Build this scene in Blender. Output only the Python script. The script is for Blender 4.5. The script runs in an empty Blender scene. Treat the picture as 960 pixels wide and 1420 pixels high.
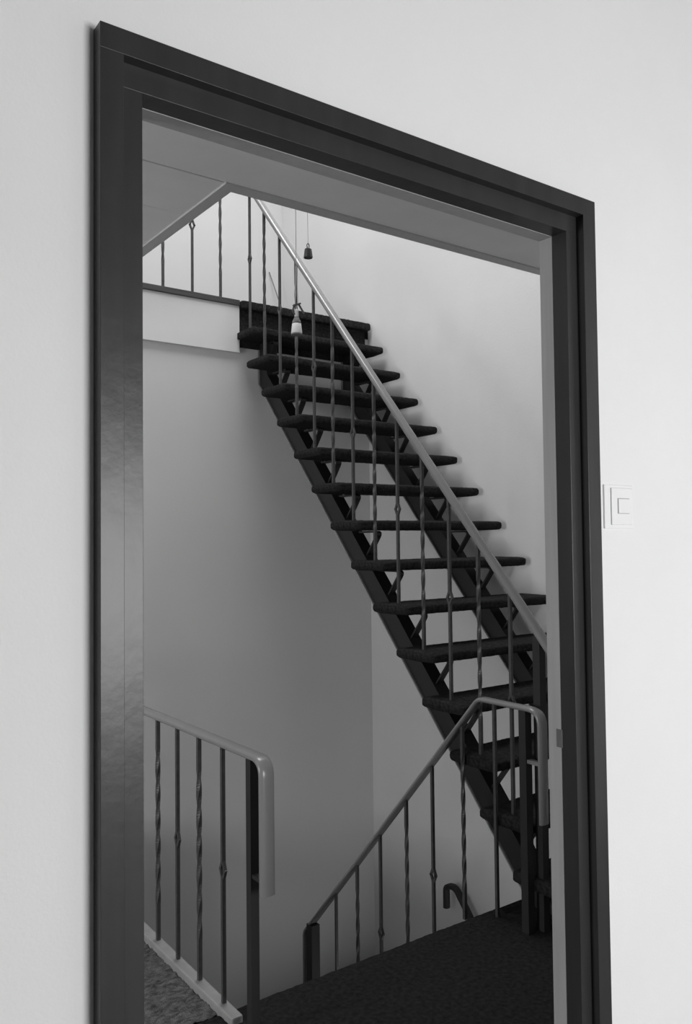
import bpy, bmesh, math, random
from mathutils import Vector, Matrix, noise

random.seed(7)
SC = bpy.context.scene
COL = SC.collection
EYE = 1.485                     # eye height above the hall floor; the camera stands at x = y = 0

# ------------------------------------------------------------------ camera
FPX, YAW, PITCH, ROLL = 1141.4, math.radians(35.956), math.radians(1.979), math.radians(-0.6124)
Fv = Vector((math.sin(YAW)*math.cos(PITCH), math.cos(YAW)*math.cos(PITCH), math.sin(PITCH)))
Rv = Vector((math.cos(YAW), -math.sin(YAW), 0.0))
Uv = Rv.cross(Fv)
c_, s_ = math.cos(ROLL), math.sin(ROLL)
R2 = Rv*c_ + Uv*s_
U2 = Uv*c_ - Rv*s_
cam_d = bpy.data.cameras.new('camera')
cam = bpy.data.objects.new('camera', cam_d)
COL.objects.link(cam)
M = Matrix((R2, U2, -Fv)).transposed().to_4x4()
M.translation = Vector((0, 0, EYE))
cam.matrix_world = M
cam_d.sensor_fit = 'VERTICAL'
cam_d.sensor_height = 36.0
cam_d.sensor_width = 24.0
cam_d.lens = FPX*36.0/1420.0
cam_d.clip_start = 0.02
SC.camera = cam

# ------------------------------------------------------------------ world, exposure, daylight
SC.view_settings.view_transform = 'Standard'
SC.view_settings.look = 'None'
SC.view_settings.gamma = 1.0
SC.view_settings.use_curve_mapping = False
SC.view_settings.exposure = 0.0
w = bpy.data.worlds.new('world'); SC.world = w
w.use_nodes = True
w.node_tree.nodes['Background'].inputs[0].default_value = (0.8, 0.8, 0.8, 1)
w.node_tree.nodes['Background'].inputs[1].default_value = 1.0

def area(name, loc, target, sx, sy, power, spread=180):
    l = bpy.data.lights.new(name, 'AREA'); l.shape = 'RECTANGLE'
    l.size, l.size_y, l.energy = sx, sy, power
    l.spread = math.radians(spread)
    o = bpy.data.objects.new(name, l); COL.objects.link(o)
    o.location = (loc[0], loc[1], loc[2]+EYE)
    d = Vector((target[0]-loc[0], target[1]-loc[1], target[2]-loc[2]))
    o.rotation_euler = d.to_track_quat('-Z', 'Y').to_euler()
    return o
# daylight in the window of the room the camera stands in, in the roof light over the stairs,
# in the window at the left end of the hall and in the upper hall window
area('room_window_daylight', (1.72, -2.62, -0.22), (1.72, 5, -0.22), 1.5, 1.4, 106)
area('roof_light_daylight', (2.15, 3.55, 4.0), (2.15, 3.55, 0), 1.5, 1.7, 95)
area('upper_window_daylight', (-0.95, 5.0, 2.75), (3, 4.7, 2.2), 1.0, 1.1, 22)
area('hall_window_daylight', (-3.82, 2.05, -0.1), (3, 2.25, -0.2), 1.1, 1.3, 100)
area('lower_well_fill', (2.95, 2.22, -3.3), (2.3, 4.5, -1.7), .8, 1.0, 3.5)  # unseen source, added to brighten the lower well

# ------------------------------------------------------------------ materials
def mat(name, v, rough=0.6, spec=0.5, bump=None, mottle=None, grain=None, metallic=0.0, coat=0.0):
    m = bpy.data.materials.new(name); m.use_nodes = True
    nt = m.node_tree; b = nt.nodes['Principled BSDF']
    b.inputs['Base Color'].default_value = (v, v, v, 1)
    b.inputs['Roughness'].default_value = rough
    b.inputs['Specular IOR Level'].default_value = spec
    b.inputs['Metallic'].default_value = metallic
    b.inputs['Coat Weight'].default_value = coat
    tc = nt.nodes.new('ShaderNodeTexCoord')
    def tex(scale, stretch=None, detail=4):
        n = nt.nodes.new('ShaderNodeTexNoise'); n.inputs['Scale'].default_value = scale
        n.inputs['Detail'].default_value = detail
        if stretch:
            mp = nt.nodes.new('ShaderNodeMapping'); mp.inputs['Scale'].default_value = stretch
            nt.links.new(tc.outputs['Object'], mp.inputs['Vector']); nt.links.new(mp.outputs[0], n.inputs['Vector'])
        else:
            nt.links.new(tc.outputs['Object'], n.inputs['Vector'])
        return n
    if mottle:
        sc, amt, st = mottle
        n = tex(sc, st)
        r = nt.nodes.new('ShaderNodeMapRange')
        r.inputs['From Min'].default_value = 0.3; r.inputs['From Max'].default_value = 0.7
        r.inputs['To Min'].default_value = v*(1-amt); r.inputs['To Max'].default_value = v*(1+amt)
        nt.links.new(n.outputs['Fac'], r.inputs['Value'])
        cc = nt.nodes.new('ShaderNodeCombineColor')
        for k in range(3): nt.links.new(r.outputs[0], cc.inputs[k])
        nt.links.new(cc.outputs[0], b.inputs['Base Color'])
    if bump:
        sc, st, dist = bump
        n = tex(sc, None, 6)
        bp = nt.nodes.new('ShaderNodeBump'); bp.inputs['Strength'].default_value = st
        bp.inputs['Distance'].default_value = dist
        nt.links.new(n.outputs['Fac'], bp.inputs['Height'])
        nt.links.new(bp.outputs[0], b.inputs['Normal'])
    return m

MT = dict(
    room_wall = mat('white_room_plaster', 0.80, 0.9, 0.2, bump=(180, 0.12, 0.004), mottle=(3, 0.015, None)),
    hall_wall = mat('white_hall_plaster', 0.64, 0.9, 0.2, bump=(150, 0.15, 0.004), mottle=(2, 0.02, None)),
    fascia = mat('white_board_paint', 0.72, 0.6, 0.4, mottle=(4, 0.02, None)),
    ceiling = mat('ceiling_board', 0.80, 0.85, 0.25, bump=(60, 0.1, 0.004), mottle=(5, 0.03, None)),
    trim = mat('ceiling_trim_paint', 0.5, 0.6, 0.4),
    casing = mat('dark_gloss_frame_paint', 0.031, 0.30, 0.34, bump=(25, 0.06, 0.01), mottle=(6, 0.12, (6, 6, .7))),
    jamb = mat('pale_grey_jamb_paint', 0.34, 0.5, 0.4, mottle=(8, 0.06, (8, 8, .5))),
    carpet = mat('dark_carpet', 0.031, 1.0, 0.05, bump=(420, 0.9, 0.012), mottle=(60, 0.35, None)),
    tread = mat('dark_tread_carpet', 0.036, 1.0, 0.05, bump=(380, 0.9, 0.012), mottle=(70, 0.4, None)),
    carpet2 = mat('grey_shag_carpet', 0.15, 1.0, 0.05, bump=(300, 0.9, 0.012), mottle=(38, 0.5, (1, 2.2, 1))),
    steel = mat('black_painted_steel', 0.018, 0.45, 0.4),
    flange = mat('lit_steel_edge_tone', 0.24, 0.5, 0.4),  # paler than the web: light along the lower edge put into the colour
    iron = mat('dark_grey_wrought_iron', 0.06, 0.42, 0.5, mottle=(40, 0.2, None)),
    post = mat('black_post_paint', 0.026, 0.55, 0.3),
    rail = mat('mid_grey_plastic_rail', 0.20, 0.25, 0.5, mottle=(3, 0.06, None)),
    strip = mat('brown_wood_strip', 0.07, 0.5, 0.4, mottle=(12, 0.25, (.4, 8, 8))),
    curb = mat('pale_curb_paint', 0.28, 0.55, 0.4, mottle=(20, 0.08, None)),
    plastic = mat('white_switch_plastic', 0.82, 0.35, 0.5),
    gap = mat('switch_gap', 0.45, 0.6, 0.3),
    brass = mat('dull_strike_metal', 0.16, 0.4, 0.5, metallic=0.6),
    white_clay = mat('white_glazed_clay', 0.75, 0.3, 0.5),
    grey_clay = mat('grey_glazed_clay', 0.16, 0.4, 0.5, mottle=(60, .2, None)),
    bell = mat('dark_bell_metal', 0.05, 0.35, 0.5, metallic=0.4),
    cord = mat('pale_cord', 0.45, 0.9, 0.1),
    ribbon = mat('dark_ribbon', 0.10, 0.8, 0.2),
    rod = mat('grey_thin_rod', 0.18, 0.6, 0.3),
    unseen_dark = mat('dark_unseen_wall', 0.10, 0.6, 0.3, mottle=(4, .2, (8, 8, .6))),  # made-up dark tone for unseen walls, keeps the door reveals dark
    roomfloor = mat('dark_room_floor', 0.14, 0.5, 0.3),
    roomceil = mat('grey_room_ceiling', 0.2, 0.9, 0.2),
    ground = mat('lower_floor_boards', 0.2, 0.6, 0.4),
)

# ------------------------------------------------------------------ helpers (z given relative to the eye)
def link(name, me, m, parent=None, smooth=False):
    o = bpy.data.objects.new(name, me); COL.objects.link(o)
    if m and not me.materials: me.materials.append(m)
    if smooth:
        for p in me.polygons: p.use_smooth = True
    if parent: o.parent = parent
    return o
def raw(name, verts, faces, m, parent=None, smooth=False):
    me = bpy.data.meshes.new(name); me.from_pydata([tuple(v) for v in verts], [], faces); me.update()
    bm = bmesh.new(); bm.from_mesh(me); bmesh.ops.recalc_face_normals(bm, faces=bm.faces); bm.to_mesh(me); bm.free()
    return link(name, me, m, parent, smooth)
def boxes(name, lst, m, parent=None, bevel=0.0, rel=True):
    """one mesh out of axis boxes (x0,x1,y0,y1,z0,z1)"""
    bm = bmesh.new(); dz = EYE if rel else 0
    for x0, x1, y0, y1, z0, z1 in lst:
        vs = [bm.verts.new((x, y, z+dz)) for x in (x0, x1) for y in (y0, y1) for z in (z0, z1)]
        for f in ((0,1,3,2),(4,6,7,5),(0,4,5,1),(2,3,7,6),(0,2,6,4),(1,5,7,3)):
            bm.faces.new([vs[i] for i in f])
    bmesh.ops.recalc_face_normals(bm, faces=bm.faces)
    if bevel:
        bmesh.ops.bevel(bm, geom=list(bm.edges), offset=bevel, segments=2, affect='EDGES', profile=0.6)
    me = bpy.data.meshes.new(name); bm.to_mesh(me); bm.free()
    return link(name, me, m, parent)
def empty(name, loc=(0, 0, 0)):
    o = bpy.data.objects.new(name, None); COL.objects.link(o); o.location = loc; o.empty_display_size = 0.1
    return o
def tag(o, label=None, cat=None, group=None, kind=None):
    if label: o['label'] = label
    if cat: o['category'] = cat
    if group: o['group'] = group
    if kind: o['kind'] = kind
    return o
def struct(o, label=None):
    return tag(o, label, None, None, 'structure')

def fillet(pts, r, n=7):
    """round the inner corners of a polyline"""
    pts = [Vector(p) for p in pts]; out = [pts[0]]
    for i in range(1, len(pts)-1):
        a, b, c = pts[i-1], pts[i], pts[i+1]
        u, v = (a-b), (c-b); lu, lv = u.length, v.length; u.normalize(); v.normalize()
        ang = u.angle(v); d = min(r/math.tan(ang/2), lu*.48, lv*.48)
        p0, p1 = b+u*d, b+v*d
        for k in range(n+1):
            t = k/n
            out.append(p0*(1-t)**2 + b*2*t*(1-t) + p1*t*t)
    out.append(pts[-1]); return out
def sweep(path, side, prof, closed_ends=True):
    """prof: list of (along side, along normal); path stays in the plane normal to side"""
    side = Vector(side); V, Fc = [], []
    n = len(prof); L = len(path)
    for i, p in enumerate(path):
        a = path[max(i-1, 0)]; b = path[min(i+1, L-1)]
        t = (b-a).normalized(); nn = side.cross(t).normalized()
        k = 1.0
        if 0 < i < L-1:
            t0 = (path[i]-path[i-1]).normalized(); k = 1/max(.5, t0.dot(t))
        for s, q in prof: V.append(p + side*s + nn*(q*k))
    for i in range(L-1):
        for j in range(n):
            j2 = (j+1) % n
            Fc.append((i*n+j, i*n+j2, (i+1)*n+j2, (i+1)*n+j))
    if closed_ends:
        Fc.append(tuple(range(n))); Fc.append(tuple((L-1)*n+j for j in range(n)))
    return V, Fc
def join(parts):
    V, Fc = [], []
    for v, f in parts:
        o = len(V); V += list(v); Fc += [tuple(i+o for i in q) for q in f]
    return V, Fc
def bar(a, b, sx, sy=None, rot=0.0):
    """square bar between two points"""
    a, b = Vector(a), Vector(b); sy = sy or sx
    t = (b-a).normalized(); ref = Vector((1, 0, 0)) if abs(t.x) < .9 else Vector((0, 1, 0))
    u = (ref - t*ref.dot(t)).normalized(); v = t.cross(u)
    V = []
    for p in (a, b):
        for i, j in ((-1,-1),(1,-1),(1,1),(-1,1)):
            V.append(p + u*(i*sx/2) + v*(j*sy/2))
    return V, [(0,1,2,3),(4,7,6,5),(0,4,5,1),(1,5,6,2),(2,6,7,3),(3,7,4,0)]
def lathe(prof, n=16):
    V, Fc = [], []
    for r, z in prof:
        for k in range(n):
            a = 2*math.pi*k/n; V.append(Vector((r*math.cos(a), r*math.sin(a), z)))
    for i in range(len(prof)-1):
        for k in range(n):
            k2 = (k+1) % n
            Fc.append((i*n+k, i*n+k2, (i+1)*n+k2, (i+1)*n+k))
    Fc.append(tuple(range(n))); Fc.append(tuple((len(prof)-1)*n+k for k in range(n)))
    return V, Fc
def W(x, y, z): return Vector((x, y, z+EYE))

# ================================================================== THE SETTING
FLOOR = -1.485          # hall floor
CEIL = 1.169            # hall ceiling
UP = 1.485              # upper hall floor
DW, DH = 1.128, 1.188   # the partition with the doorway: room face, hall face
YF, XR = 4.475, 3.45    # far wall of the stairwell, right wall
YU = 5.60               # far wall of the upper hall
XO, YO = 1.285, 2.405   # edges of the opening in the ceiling
XC, YE = 1.225, 2.40    # edges of the well in the hall floor
TOP = 4.05              # ceiling of the upper hall
LOW = -4.4
XRm = 3.45

# wall with the doorway
OX0, OX1, OZ = 0.40, 1.457, 0.712
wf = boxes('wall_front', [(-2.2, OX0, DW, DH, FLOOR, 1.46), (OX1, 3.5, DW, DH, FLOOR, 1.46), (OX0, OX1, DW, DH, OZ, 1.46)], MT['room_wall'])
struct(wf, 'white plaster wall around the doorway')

# door frame: stepped dark frame on the room side, pale lining on the hall side
door = empty('door_1', (0.93, 1.14, 0.0)); struct(door, 'dark stepped door frame without a door leaf')
door_inv = Vector((0.93, 1.14, 0.0))
def frame_piece(name, lst, m, bevel=0.0006):
    o = boxes(name, lst, m, None, bevel); 
    for v in o.data.vertices: v.co -= door_inv
    o.parent = door
    return o
A0, A1, A2 = 0.3857, 0.4195, 0.4545
B2, B1, B0 = 1.3975, 1.4306, 1.4705
T0, T1, T2 = 0.7245, 0.6882, 0.652
Y0, Y1, Y2, Y3 = 1.100, 1.119, 1.158, 1.192
frame_piece('casing_side', [(A0, A1, Y0, 1.128, FLOOR, T1)], MT['casing'])
frame_piece('casing_side', [(B1, B0, Y0, 1.128, FLOOR, T1)], MT['casing'])
frame_piece('casing_head', [(A0, B0, Y0, 1.128, T1, T0)], MT['casing'])
frame_piece('rebate_side', [(A1-.02, A2, Y1, Y2, FLOOR, T2)], MT['casing'])
frame_piece('rebate_side', [(B2, B1+.02, Y1, Y2, FLOOR, T2)], MT['casing'])
frame_piece('rebate_head', [(A1-.02, B1+.02, Y1, Y2, T2, T1+.015)], MT['casing'])
frame_piece('lining_side', [(A1-.02, A2+.0005, Y2, Y3, FLOOR, T2)], MT['jamb'])
frame_piece('lining_side', [(B2-.001, B1+.02, Y2, Y3, FLOOR, T2)], MT['jamb'])
frame_piece('lining_head', [(A1-.02, B1+.02, Y2, Y3, T2-.001, T1+.015)], MT['jamb'])
sp = frame_piece('strike_plate', [(B2-.0025, B2+.002, Y2-.004, Y2+.012, -.443, -.405)], MT['brass'], .0005)
tag(sp, 'small dull metal strike plate')

# walls of the stairwell and hall
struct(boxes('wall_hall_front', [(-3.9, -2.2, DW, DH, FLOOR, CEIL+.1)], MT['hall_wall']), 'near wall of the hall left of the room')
struct(boxes('wall_far_left', [(-3.9, .4, YF, YF+.12, FLOOR, UP-.1)], MT['unseen_dark']), 'unseen left part of the far wall, darkened to cut reflections')  # darkened so the door frame does not reflect a bright wall
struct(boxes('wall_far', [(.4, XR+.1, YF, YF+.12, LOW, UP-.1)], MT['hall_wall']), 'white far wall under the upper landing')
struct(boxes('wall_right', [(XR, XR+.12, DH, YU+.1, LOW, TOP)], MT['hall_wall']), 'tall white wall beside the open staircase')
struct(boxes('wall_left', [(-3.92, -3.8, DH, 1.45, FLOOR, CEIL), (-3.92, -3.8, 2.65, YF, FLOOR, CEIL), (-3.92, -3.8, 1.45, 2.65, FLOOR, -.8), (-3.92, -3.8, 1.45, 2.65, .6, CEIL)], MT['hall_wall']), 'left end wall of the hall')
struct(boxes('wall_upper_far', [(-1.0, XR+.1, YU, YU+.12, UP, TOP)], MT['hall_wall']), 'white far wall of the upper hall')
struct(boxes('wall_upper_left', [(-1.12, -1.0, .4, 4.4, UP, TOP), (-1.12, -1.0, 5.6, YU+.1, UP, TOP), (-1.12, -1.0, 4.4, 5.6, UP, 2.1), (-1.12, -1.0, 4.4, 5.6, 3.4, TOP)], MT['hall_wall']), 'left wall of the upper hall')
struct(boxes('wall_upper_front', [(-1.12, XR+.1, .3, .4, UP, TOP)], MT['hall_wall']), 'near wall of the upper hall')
struct(boxes('wall_well_left', [(XC-.12, XC-.002, YE, YF, LOW, FLOOR-.05)], MT['hall_wall']), 'wall under the curb of the well')
struct(boxes('wall_well_front', [(XC-.12, 2.5, YE-.3, YE-.2, LOW, FLOOR-.2), (3.4, XR+.1, YE-.3, YE-.2, LOW, FLOOR-.2), (2.5, 3.4, YE-.3, YE-.2, LOW, -3.9), (2.5, 3.4, YE-.3, YE-.2, -2.7, FLOOR-.2)], MT['hall_wall']), 'near wall of the lower flight')
struct(boxes('floor', [(XC-.2, XR+.1, YE-.3, YF+.1, LOW-.1, LOW)], MT['ground']), 'floor of the lower storey')
# roof with the opening of the roof light
struct(boxes('ceiling', [(-1.1, 1.3, .3, YU+.1, TOP, TOP+.1), (3.0, XR+.1, .3, YU+.1, TOP, TOP+.1), (1.3, 3.0, .3, 2.6, TOP, TOP+.1), (1.3, 3.0, 4.5, YU+.1, TOP, TOP+.1)], MT['hall_wall']), 'white ceiling of the upper hall')

# hall floor: carpeted slab with a soft edge over the well
def carpet(name, x0, x1, y0, y1, z, st, amp, label, edge=None, seed=0):
    nx, ny = int((x1-x0)/st), int((y1-y0)/st)
    V, Fc = [], []
    for j in range(ny+1):
        for i in range(nx+1):
            x = x0+(x1-x0)*i/nx; y = y0+(y1-y0)*j/ny
            h = amp*(noise.noise(Vector((x*38, y*52, seed))) + .6*noise.noise(Vector((x*95, y*95, seed+4))))
            if edge == 'y':
                d = y1-y
                if d < .03: h -= (.03-d)**2/.03*.9
            V.append(W(x, y, z+h))
    for j in range(ny):
        for i in range(nx):
            a = j*(nx+1)+i; Fc.append((a, a+1, a+nx+2, a+nx+1))
    o = raw(name, V, Fc, MT['carpet'], None, True)
    return o
slab = boxes('floor', [(-3.8, XR, DH, YE-.008, FLOOR-.22, FLOOR-.012), (-3.8, XC-.012, YE-.01, YF, FLOOR-.22, FLOOR-.02)], MT['carpet'])
struct(slab, 'slab of the hall floor with its carpeted edge')
c1 = carpet('carpet', -.2, 2.46, DH+.001, YE+.002, FLOOR, .0115, .003, '', 'y', 1)
c2 = carpet('carpet', 2.45, XR, DH+.001, 2.342, FLOOR, .013, .003, '', 'y', 2)
c3 = carpet('carpet', .2, XC-.011, YE-.01, YF, FLOOR-.004, .010, .010, '', None, 3)
for c in (c1, c2, c3): c.parent = slab
c3.data.materials[0] = MT['carpet2']
struct(boxes('baseboard_left', [(-3.8, -3.785, DH, YF, FLOOR, FLOOR+.07)], MT['fascia']))

# curb along the left edge of the well
struct(boxes('trim_1', [(XC-.012, XC+.03, YE-.10, YF, FLOOR-.15, FLOOR+.022)], MT['curb'], None, .006), 'pale painted curb under the left railing')

# hall ceiling: boards along x with narrow joints, backed by the upper floor
back = boxes('ceiling', [(-3.8, XR, DH, YO-.01, CEIL+.014, UP-.02), (-3.8, XO-.01, YO-.01, YF, CEIL+.014, UP-.02)], MT['trim'])
struct(back, 'boarded hall ceiling with the stair opening')
ys = [DH, 1.40, 1.72, 2.04, 2.362, 2.683, 3.0, 3.32, 3.64, 3.96, 4.28, YF]
for a, b in zip(ys[:-1], ys[1:]):
    spans = []
    if b <= YO: boxes('board', [(-3.8, XR, a+.0025, b-.0025, CEIL, CEIL+.014)], MT['ceiling'], back, .001)
    elif a < YO:
        boxes('board', [(-3.8, XR, a+.0025, YO-.04, CEIL, CEIL+.014)], MT['ceiling'], back, .001)
        boxes('board', [(-3.8, XO-.03, YO-.037, b-.0025, CEIL, CEIL+.014)], MT['ceiling'], back, .001)
    else: boxes('board', [(-3.8, XO-.03, a+.0025, b-.0025, CEIL, CEIL+.014)], MT['ceiling'], back, .001)
struct(boxes('trim_2', [(XO-.045, XR, YO-.05, YO, CEIL-.007, UP), (XO-.045, XO, YO-.001, YF, CEIL-.007, UP)], MT['trim'], None, .002), 'grey trim around the stair opening in the ceiling')
struct(boxes('floor', [(-3.8, XR, .4, YO-.05, UP-.02, UP), (-3.8, XO-.045, YO-.05, YF, UP-.02, UP), (-3.8, XR, YF+.001, YU, UP-.3, UP-.002)], MT['carpet']), 'carpeted floor of the upper hall')

# white fascia board of the upper landing with a dark strip on top
fa = boxes('trim_3', [(-3.8, 2.432, 4.45, YF, 1.162, 1.452)], MT['fascia'], None, .0015)
struct(fa, 'white fascia board at the edge of the upper landing')
boxes('top_strip', [(-3.8, 2.432, 4.441, YF+.05, 1.452, 1.487)], MT['strip'], fa, .003)

# room of the camera
struct(boxes('wall_back', [(-2.2, .92, -2.7, -2.6, FLOOR, 1.46), (2.52, XRm, -2.7, -2.6, FLOOR, 1.46), (.92, 2.52, -2.7, -2.6, FLOOR, -1.0), (.92, 2.52, -2.7, -2.6, .55, 1.46)], MT['room_wall']), 'back wall of the room with its window')
struct(boxes('wall_room_left', [(-2.3, -2.2, -2.7, DW, FLOOR, 1.46)], MT['unseen_dark']), 'left wall of the room')  # unseen wall, darkened to keep bounce off the door reveals
struct(boxes('wall_room_right', [(XRm, XRm+.1, -2.7, DW, FLOOR, 1.46)], MT['room_wall']), 'right wall of the room')
struct(boxes('ceiling', [(-2.3, XRm+.1, -2.7, DH, 1.46, 1.56)], MT['roomceil']), 'unseen ceiling of the room, darkened to dim the wall')  # unseen, greyed down to take bounce off the wall above the door
struct(boxes('floor', [(-2.3, XRm+.1, -2.7, DH, FLOOR-.1, FLOOR)], MT['roomfloor']), 'floor of the room')
win = boxes('window_1', [(.92, .97, -2.69, -2.6, -1.0, .55), (2.47, 2.52, -2.69, -2.6, -1.0, .55), (.97, 2.47, -2.69, -2.6, -1.0, -.95), (.97, 2.47, -2.69, -2.6, .5, .55)], MT['fascia'])
struct(win, 'window of the room behind the camera')

# ================================================================== RAILINGS
def prof_rail(wd=.046, th=.022):
    """hand rail: flat underside, rounded top"""
    h = wd/2
    return [(-h*.8, -th*.5), (h*.8, -th*.5), (h, -th*.28), (h, th*.05), (h*.86, th*.33), (h*.5, th*.48), (0, th*.53), (-h*.5, th*.48), (-h*.86, th*.33), (-h, th*.05), (-h, -th*.28)]
def baluster_mesh(kind, length, along, knot=0.5, s=.0125):
    """foot at the origin; twisted bar, or plain bar with an open diamond at the middle"""
    al = Vector(along)
    if kind == 'twist':
        V, Fc = [], []
        n = max(8, int(length/.009)); z0, z1 = length*.16, length*.86
        for i in range(n+1):
            z = length*i/n
            t = min(max((z-z0), 0), z1-z0)/.235*2*math.pi
            t = round(((z1-z0)/.36)*4)/4*2*math.pi*(min(max(z-z0, 0), z1-z0)/(z1-z0))
            r = s*.7071*1.08
            for k in range(4):
                a = t+math.pi/4+k*math.pi/2
                V.append(Vector((r*math.cos(a), r*math.sin(a), z)))
        for i in range(n):
            for k in range(4):
                k2 = (k+1) % 4; Fc.append((i*4+k, i*4+k2, (i+1)*4+k2, (i+1)*4+k))
        Fc.append((0, 1, 2, 3)); Fc.append(tuple(n*4+k for k in range(4)))
        return V, Fc
    zc = length*knot if knot < 1 else knot
    h, wd = .027, .0165
    P = [bar((0, 0, 0), (0, 0, zc-h+.004), s), bar((0, 0, zc+h-.004), (0, 0, length), s)]
    for sg in (-1, 1):
        m = Vector((0, 0, zc))+al*(wd*sg)
        for za in (-1, 1):
            P.append(bar(Vector((0, 0, zc+za*h))+al*(.003*sg), m+Vector((0, 0, -za*.004)), .0095))
    return join(P)
def put(mesh, name, loc, parent, base, m='iron'):
    o = bpy.data.objects.new(name, mesh); COL.objects.link(o); o.parent = parent
    o.location = Vector(loc)-Vector(base)
    return o
def mk(name, VF, m):
    me = bpy.data.meshes.new(name); me.from_pydata([tuple(v) for v in VF[0]], [], VF[1]); me.update()
    bm = bmesh.new(); bm.from_mesh(me); bmesh.ops.recalc_face_normals(bm, faces=bm.faces); bm.to_mesh(me); bm.free()
    me.materials.append(MT[m]); return me
def part(name, VF, m, parent, base, smooth=False):
    me = mk(name, VF, m)
    for v in me.vertices: v.co -= Vector(base)
    o = bpy.data.objects.new(name, me); COL.objects.link(o); o.parent = parent
    if smooth:
        for p in me.polygons: p.use_smooth = True
    return o
def smooth_rail(o):
    md = o.modifiers.new('split', 'EDGE_SPLIT'); md.split_angle = math.radians(50)
    return o

Y, Z = (0, 1, 0), (0, 0, 1)
# ---- 1. railing on the curb, left
BX, RZ = 1.238, -.644
b0 = W(BX, 2.222, FLOOR+.022)
t = empty('railing', b0)
tag(t, 'low straight iron railing on the pale curb at the lower left', 'railing')
path = fillet([W(BX, 2.118, -1.035), W(BX, 2.118, RZ), W(BX, YF-.002, RZ)], .05)
smooth_rail(part('handrail', sweep(path, (1, 0, 0), prof_rail(.05, .017)), 'rail', t, b0, True))
L = (RZ-.011)-(FLOOR+.022)
mtw = mk('baluster', baluster_mesh('twist', L, Y), 'iron'); mkn = mk('baluster', baluster_mesh('knot', L, Y, .515), 'iron')
y = 2.396; i = 0
while y < YF-.1:
    put(mkn if i % 2 == 0 else mtw, 'baluster', W(BX, y, FLOOR+.022), t, b0); y += .1725; i += 1
part('post', bar(W(BX, 2.205, FLOOR+.02), W(BX, 2.205, RZ-.010), .028), 'post', t, b0)
part('bracket', bar(W(BX, 2.191, -1.0), W(BX, 2.128, -1.0), .02, .012), 'post', t, b0)

# ---- 2. railing of the flight going down
DX = 2.40
b0 = W(DX, 2.163, FLOOR)
t = empty('railing', b0)
tag(t, 'black railing with a sloping handrail beside the flight going down', 'railing')
SL = 1.078
def zdown(yy): return -1.256-SL*(yy-2.966)
yk = 2.966-(RZ+1.256)/SL
path = fillet([W(DX, 2.077, -1.06), W(DX, 2.077, RZ), W(DX, yk, RZ), W(DX, 3.705, zdown(3.705)), W(DX, 3.705, -2.62)], .06)
smooth_rail(part('handrail', sweep(path, (1, 0, 0), prof_rail(.046, .018)), 'rail', t, b0, True))
for i, yy in enumerate((2.322, 2.506, 2.696, 2.873, 3.065, 3.248, 3.428)):
    zt = min(RZ, zdown(yy))-.013
    zb = FLOOR if yy < YE else zdown(yy)-.80
    kind = 'knot' if i in (2, 4) else ('twist' if i in (1, 3, 5) else 'plain')
    if kind == 'plain': vf = bar((0, 0, 0), (0, 0, zt-zb), .0125)
    else: vf = baluster_mesh(kind, zt-zb, Y, (-1.442-zb if i == 2 else -1.825-zb)/(zt-zb))
    put(mk('baluster', vf, 'iron'), 'baluster', W(DX, yy, zb), t, b0)
part('post', bar(W(DX, 2.163, FLOOR), W(DX, 2.163, RZ-.010), .034), 'post', t, b0)
part('post', bar(W(DX, 3.64, -2.85), W(DX, 3.64, zdown(3.64)-.01), .05), 'post', t, b0)
part('bracket', bar(W(DX, 2.15, -.842), W(DX, 2.088, -.842), .022, .014), 'rail', t, b0)

# ---- 3. railing of the flight going up
TX = 2.46
b0 = W(TX, 2.14, FLOOR)
t = empty('stair_railing', b0)
tag(t, 'long sloping railing with pale handrail on the open staircase going up', 'railing')
RISE, RUN = .198, .17345
def tread_top(k): return 1.287-RISE*k
def rear(k): return 2.955+RUN*(9-k)
def zr(yy): return 2.037+1.1416*(yy-4.239)
path = fillet([W(TX, 2.055, zr(2.075)-.40), W(TX, 2.055, zr(2.055)), W(TX, 4.478, zr(4.478))], .05)
smooth_rail(part('handrail', sweep(path, (1, 0, 0), prof_rail(.046, .024)), 'rail', t, b0, True))
yb = rear(0)-.15
L = zr(yb)-.016-tread_top(0)
mtw2 = mk('baluster', baluster_mesh('twist', L, Y), 'iron'); mkn2 = mk('baluster', baluster_mesh('knot', L, Y, .505), 'iron')
for k in range(0, 13):
    put(mkn2 if k % 2 == 0 else mtw2, 'baluster', W(TX, rear(k)-.15, tread_top(k)-.003), t, b0)
part('post', bar(W(TX, 2.14, FLOOR), W(TX, 2.14, zr(2.14)-.016), .034), 'post', t, b0)

# ---- 4. railing of the upper landing
b0 = W(2.46, 4.47, UP)
t = empty('landing_railing', b0)
tag(t, 'upper landing railing standing on the white fascia board', 'railing')
zt = zr(4.47)
path = [W(-.99, 4.472, zt), W(2.50, 4.472, zt)]
smooth_rail(part('handrail', sweep([Vector(p) for p in path][::-1], (0, 1, 0), prof_rail(.046, .024)), 'rail', t, b0, True))
L = zt-.012-UP
mtw3 = mk('baluster', baluster_mesh('twist', L, (1, 0, 0)), 'iron'); mkn3 = mk('baluster', baluster_mesh('knot', L, (1, 0, 0), (1.894-UP)/L), 'iron')
x = 2.311; i = 0
while x > -.9:
    put(mtw3 if i % 2 == 0 else mkn3, 'baluster', W(x, 4.466, UP+.002), t, b0); x -= .187; i += 1

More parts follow.
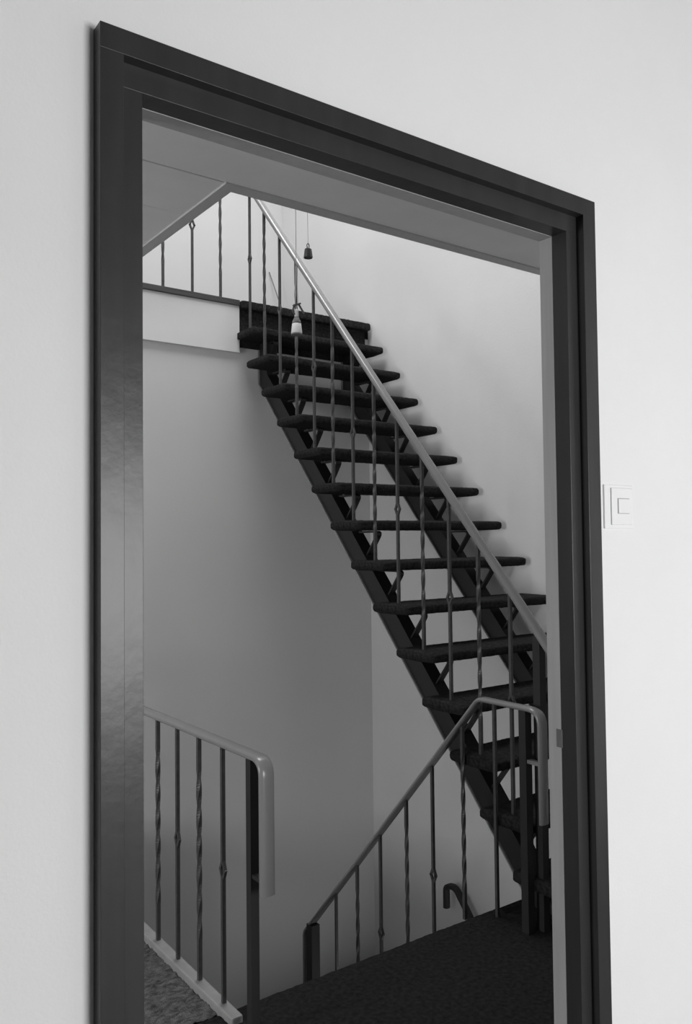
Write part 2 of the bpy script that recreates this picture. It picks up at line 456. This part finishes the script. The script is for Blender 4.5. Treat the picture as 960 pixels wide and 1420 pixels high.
# ---- 5. wall handrail of the lower return flight, its bent top end
b0 = W(XR, 3.55, -2.1)
t = empty('wall_handrail', b0)
tag(t, 'bent end of a dark wall handrail rising beyond the carpet edge', 'handrail')
HX = 3.38
path = fillet([W(HX, 3.682, -2.185), W(HX, 3.682, -2.052), W(HX, 3.60, -2.045), W(HX, 2.75, -2.045-.97)], .06)
part('rail_tube', sweep(path, (1, 0, 0), prof_rail(.04, .03)), 'post', t, b0, True)
for yy in (3.35, 2.9):
    zz = -2.045-(3.60-yy)*1.141
    part('bracket', bar(W(HX, yy, zz-.02), W(XR, yy, zz-.05), .014), 'post', t, b0)

# ================================================================== STAIRCASES
def tread_mesh(width, depth, th, seed):
    """carpet-wrapped board: rounded section along y-z, swept along x; origin at left rear bottom, front at -y"""
    n = 36; V, Fc = [], []
    sec = []
    for i in range(n):
        a = 2*math.pi*i/n; c, s = math.cos(a), math.sin(a)
        e = .30
        sec.append((math.copysign(abs(c)**e, c)*depth/2, math.copysign(abs(s)**(.42), s)*th/2))
    xs = [0, .004, .010, .018]+[.018+(width-.036)*k/64 for k in range(1, 64)]+[width-.018, width-.010, width-.004, width]
    for x in xs:
        d = min(x, width-x); k = 1-max(0, (.018-d)/.018)**2*.24
        kd = 1-max(0, (.018-d)/.018)**2*.06
        for (yy, zz) in sec:
            p = Vector((x, -depth/2+yy*kd, th/2+zz*k))
            nz = noise.noise(Vector((p.x*70, p.y*70+seed, p.z*70)))*.0022+noise.noise(Vector((p.x*190, p.y*190+seed, p.z*190)))*.0016
            dirv = Vector((0, yy/depth, zz/th)); dirv.normalize()
            V.append(p+dirv*nz)
    m = len(xs)
    for i in range(m-1):
        for j in range(n):
            j2 = (j+1) % n; Fc.append((i*n+j, i*n+j2, (i+1)*n+j2, (i+1)*n+j))
    Fc.append(tuple(range(n))); Fc.append(tuple((m-1)*n+j for j in range(n)))
    return V, Fc
LX, RX, TD, TH = 2.416, 3.41, .265, .049
S1, S2 = (2.575, 2.655), (3.217, 3.297)
SLOPE = RISE/RUN
def zlow(yy): return .008+SLOPE*(yy-3.615)
VT = .158
base = W(LX, 2.2, FLOOR)
st = empty('open_staircase', base)
tag(st, 'steep open staircase with dark carpeted treads on two black steel stringers', 'staircase')
for x0, x1 in (S1, S2):
    ya = 3.615+(FLOOR-.008)/SLOPE
    yt = ya-VT/SLOPE
    poly = [(ya, FLOOR), (YF-.004, zlow(YF-.004)), (YF-.004, 1.235), (YF-.10, 1.235), (YF-.10, zlow(YF-.10)+VT), (yt, FLOOR)]
    V = [W(x, a, b) for x in (x0+.006, x1) for a, b in poly]; n = len(poly)
    Fc = [tuple(range(n)), tuple(range(n, 2*n))]+[(i, (i+1) % n, n+(i+1) % n, n+i) for i in range(n)]
    s_o = part('stringer', (V, Fc), 'steel', st, base)
    # lower flange edge, standing a little proud of the web on the left
    fp = [(ya, FLOOR), (YF-.004, zlow(YF-.004)), (YF-.004, 1.235), (YF-.013, 1.235), (YF-.013, zlow(YF-.013)+.010), (ya-.009, FLOOR)]
    V = [W(x, a, b) for x in (x0-.004, x0+.007) for a, b in fp]
    part('flange', (V, Fc), 'flange', s_o, (0, 0, 0)).location = -base
    s_o.location = (0, 0, 0)
k0m = mk('tread', tread_mesh(RX-LX, TD-.046, TH, 3), 'tread')
tms = [mk('tread', tread_mesh(RX-LX, TD, TH, sd), 'tread') for sd in (0, 11, 23)]
for me in tms+[k0m]:
    for p in me.polygons: p.use_smooth = True
def strut_mesh(x0, x1):
    """bent flat bar: from the stringer up to the front of the tread and back under it; tread origin coordinates"""
    xm = (x0+x1)/2-LX
    P = []
    w_ = .034
    lo = (-.052, -.150); up = (-.168, -.007)
    pth = fillet([Vector((xm, lo[0]+.012, lo[1]-.016)), Vector((xm, up[0], up[1])), Vector((xm, -.005, -.007))], .018, 4)
    return sweep(pth, (1, 0, 0), [(-w_/2, -.0045), (w_/2, -.0045), (w_/2, .0045), (-w_/2, .0045)])
sm1, sm2 = mk('strut', strut_mesh(*S1), 'steel'), mk('strut', strut_mesh(*S2), 'steel')
for k in range(14):
    o = bpy.data.objects.new('tread', tms[k % 3] if k else k0m); COL.objects.link(o); o.parent = st
    o.location = W(LX, min(rear(k), YF-.004), tread_top(k)-TH)-base
    if k < 13:
        for sm in (sm1, sm2):
            q = bpy.data.objects.new('strut', sm); COL.objects.link(q); q.parent = o
nose = bpy.data.objects.new('landing_nosing', mk('landing_nosing', tread_mesh(RX+.022-2.434, .053, .052, 5), 'tread'))
COL.objects.link(nose); nose.parent = st; nose.location = W(2.434, 4.474, UP-.052)-base
for p in nose.data.polygons: p.use_smooth = True
riser = boxes('landing_riser', [(2.434, RX, 4.458, YF-.002, 1.20, UP-.03)], MT['tread'], st)
riser.location = -base

# the flight going down, behind the carpet edge
base = W(XC+.02, YE, FLOOR)
dn = empty('lower_staircase', base)
tag(dn, 'dark carpeted flight going down behind the carpet edge of the hall', 'staircase')
wdn = DX-.03-(XC+.04)
td = mk('tread', tread_mesh(wdn, .25, .045, 31), 'tread')
for k in range(1, 7):
    o = bpy.data.objects.new('tread', td); COL.objects.link(o); o.parent = dn
    o.location = W(XC+.04, YE+.19*k, FLOOR-.045-.198*k)-base+Vector((0, .02, 0))
for x0 in (XC+.035, DX-.02):
    poly = [(YE+.0, FLOOR-.02), (3.70, FLOOR-.02-1.30*1.0417), (3.70, -3.12), (YE, FLOOR-.30)]
    V = [W(x, a, b) for x in (x0, x0+.04) for a, b in poly]; n = 4
    Fc = [tuple(range(n)), tuple(range(n, 2*n))]+[(i, (i+1) % n, n+(i+1) % n, n+i) for i in range(n)]
    part('stringer', (V, Fc), 'steel', dn, base)
struct(boxes('floor', [(XC, XR, 3.66, YF, -3.05, -2.87)], MT['carpet']), 'half landing of the lower stairs')

# ================================================================== SMALL THINGS
# light switch on the wall right of the frame
b0 = W(1.57, DW, .068)
t = empty('light_switch', b0)
tag(t, 'white light switch on the wall right of the door frame', 'light switch')
def sw(name, x0, x1, z0, z1, d0, d1, m, bv=.001):
    o = boxes(name, [(x0, x1, DW-d1, DW-d0, z0, z1)], MT[m], None, bv)
    for v in o.data.vertices: v.co -= b0
    o.parent = t; return o
sw('back_plate', 1.515, 1.617, .020, .117, 0, .004, 'plastic', .002)
sw('cover_frame', 1.536, 1.612, .028, .110, .004, .007, 'plastic', .002)
sw('rocker_gap', 1.5565, 1.599, .0525, .0875, .007, .0072, 'gap', 0)
sw('rocker', 1.558, 1.599, .054, .0855, .0072, .0092, 'plastic', .0008)

# bottle-shaped bell on a cord
def tube(p, q, r, n=6):
    V, Fc = lathe([(r, 0), (r, (Vector(q)-Vector(p)).length)], n)
    d = (Vector(q)-Vector(p)).to_track_quat('Z', 'Y').to_matrix()
    return [d @ v + Vector(p) for v in V], Fc
bx, by = 2.177, 3.40
RS = .82
b0 = W(bx, by, 1.015)
t = empty('hanging_bell', b0)
tag(t, 'white bottle-shaped clay bell hanging on a cord in front of the balusters', 'bell')
def lp(name, prof, m, n=20):
    prof = [(q*RS, h) for q, h in prof]
    return part(name, ([v+b0 for v in lathe(prof, n)[0]], lathe(prof, n)[1]), m, t, b0, True)
lp('bell_body', [(.026, .006), (.033, .008), (.0335, .012), (.031, .03), (.0275, .056), (.0255, .058)], 'white_clay')
lp('bell_mouth', [(.026, .004), (.0325, .0), (.0335, .003), (.0325, .009), (.02, .012)], 'grey_clay')
lp('bell_shoulder', [(.0265, .056), (.0275, .057), (.025, .070), (.017, .082), (.0125, .090), (.012, .094)], 'grey_clay')
lp('bell_neck', [(.011, .090), (.0125, .092), (.0115, .118), (.0135, .121), (.0125, .127), (.006, .129)], 'white_clay')
part('cord', join([tube(W(bx-.008, by, 1.165), W(bx-.002, by, 1.36), .0022), tube(W(bx+.008, by, 1.165), W(bx+.002, by, 1.36), .0022), tube(W(bx, by, 1.36), W(bx, by, TOP-.002), .0018), tube(W(bx, by, 1.14), W(bx, by, 1.17), .004)]), 'cord', t, b0)
part('bow', join([bar(W(bx-.018, by, 1.160), W(bx+.022, by, 1.176), .014, .008), bar(W(bx+.014, by, 1.17), W(bx+.042, by-.004, 1.128), .009, .004), bar(W(bx-.012, by, 1.166), W(bx-.026, by-.004, 1.128), .008, .004), bar(W(bx-.026, by-.004, 1.13), W(bx-.012, by-.004, 1.115), .006, .004)]), 'ribbon', t, b0)
# small dark bell
bx, by = 2.315, 3.50
RS = .95
b0 = W(bx, by, 1.456)
t = empty('hanging_bell', b0)
tag(t, 'small dark metal bell on a thin thread right of the pale handrail', 'bell')
lp('bell_body', [(.018, .003), (.0245, .0), (.0255, .004), (.0225, .026), (.0195, .045), (.010, .053), (.004, .055)], 'bell', 8)
for p in t.children[0].data.polygons: p.use_smooth = False
ringp = [W(bx+.007*math.cos(a*math.pi/6), by, 1.456+.064+.011*math.sin(a*math.pi/6)) for a in range(13)]
part('loop', join([bar(ringp[i], ringp[i+1], .0035) for i in range(12)]), 'bell', t, b0)
part('thread', tube(W(bx, by, 1.456+.074), W(bx-.02, by, TOP-.002), .0012), 'cord', t, b0)
# thin rod leaning in the corner of the upper landing
b0 = W(3.40, 5.50, UP)
t = part('thin_rod', tube(W(3.42, 5.36, UP), W(3.327, 5.592, 2.14), .0042), 'rod', None, b0)
t.location = b0
tag(t, 'thin grey rod leaning against the white wall of the upper landing', 'rod')
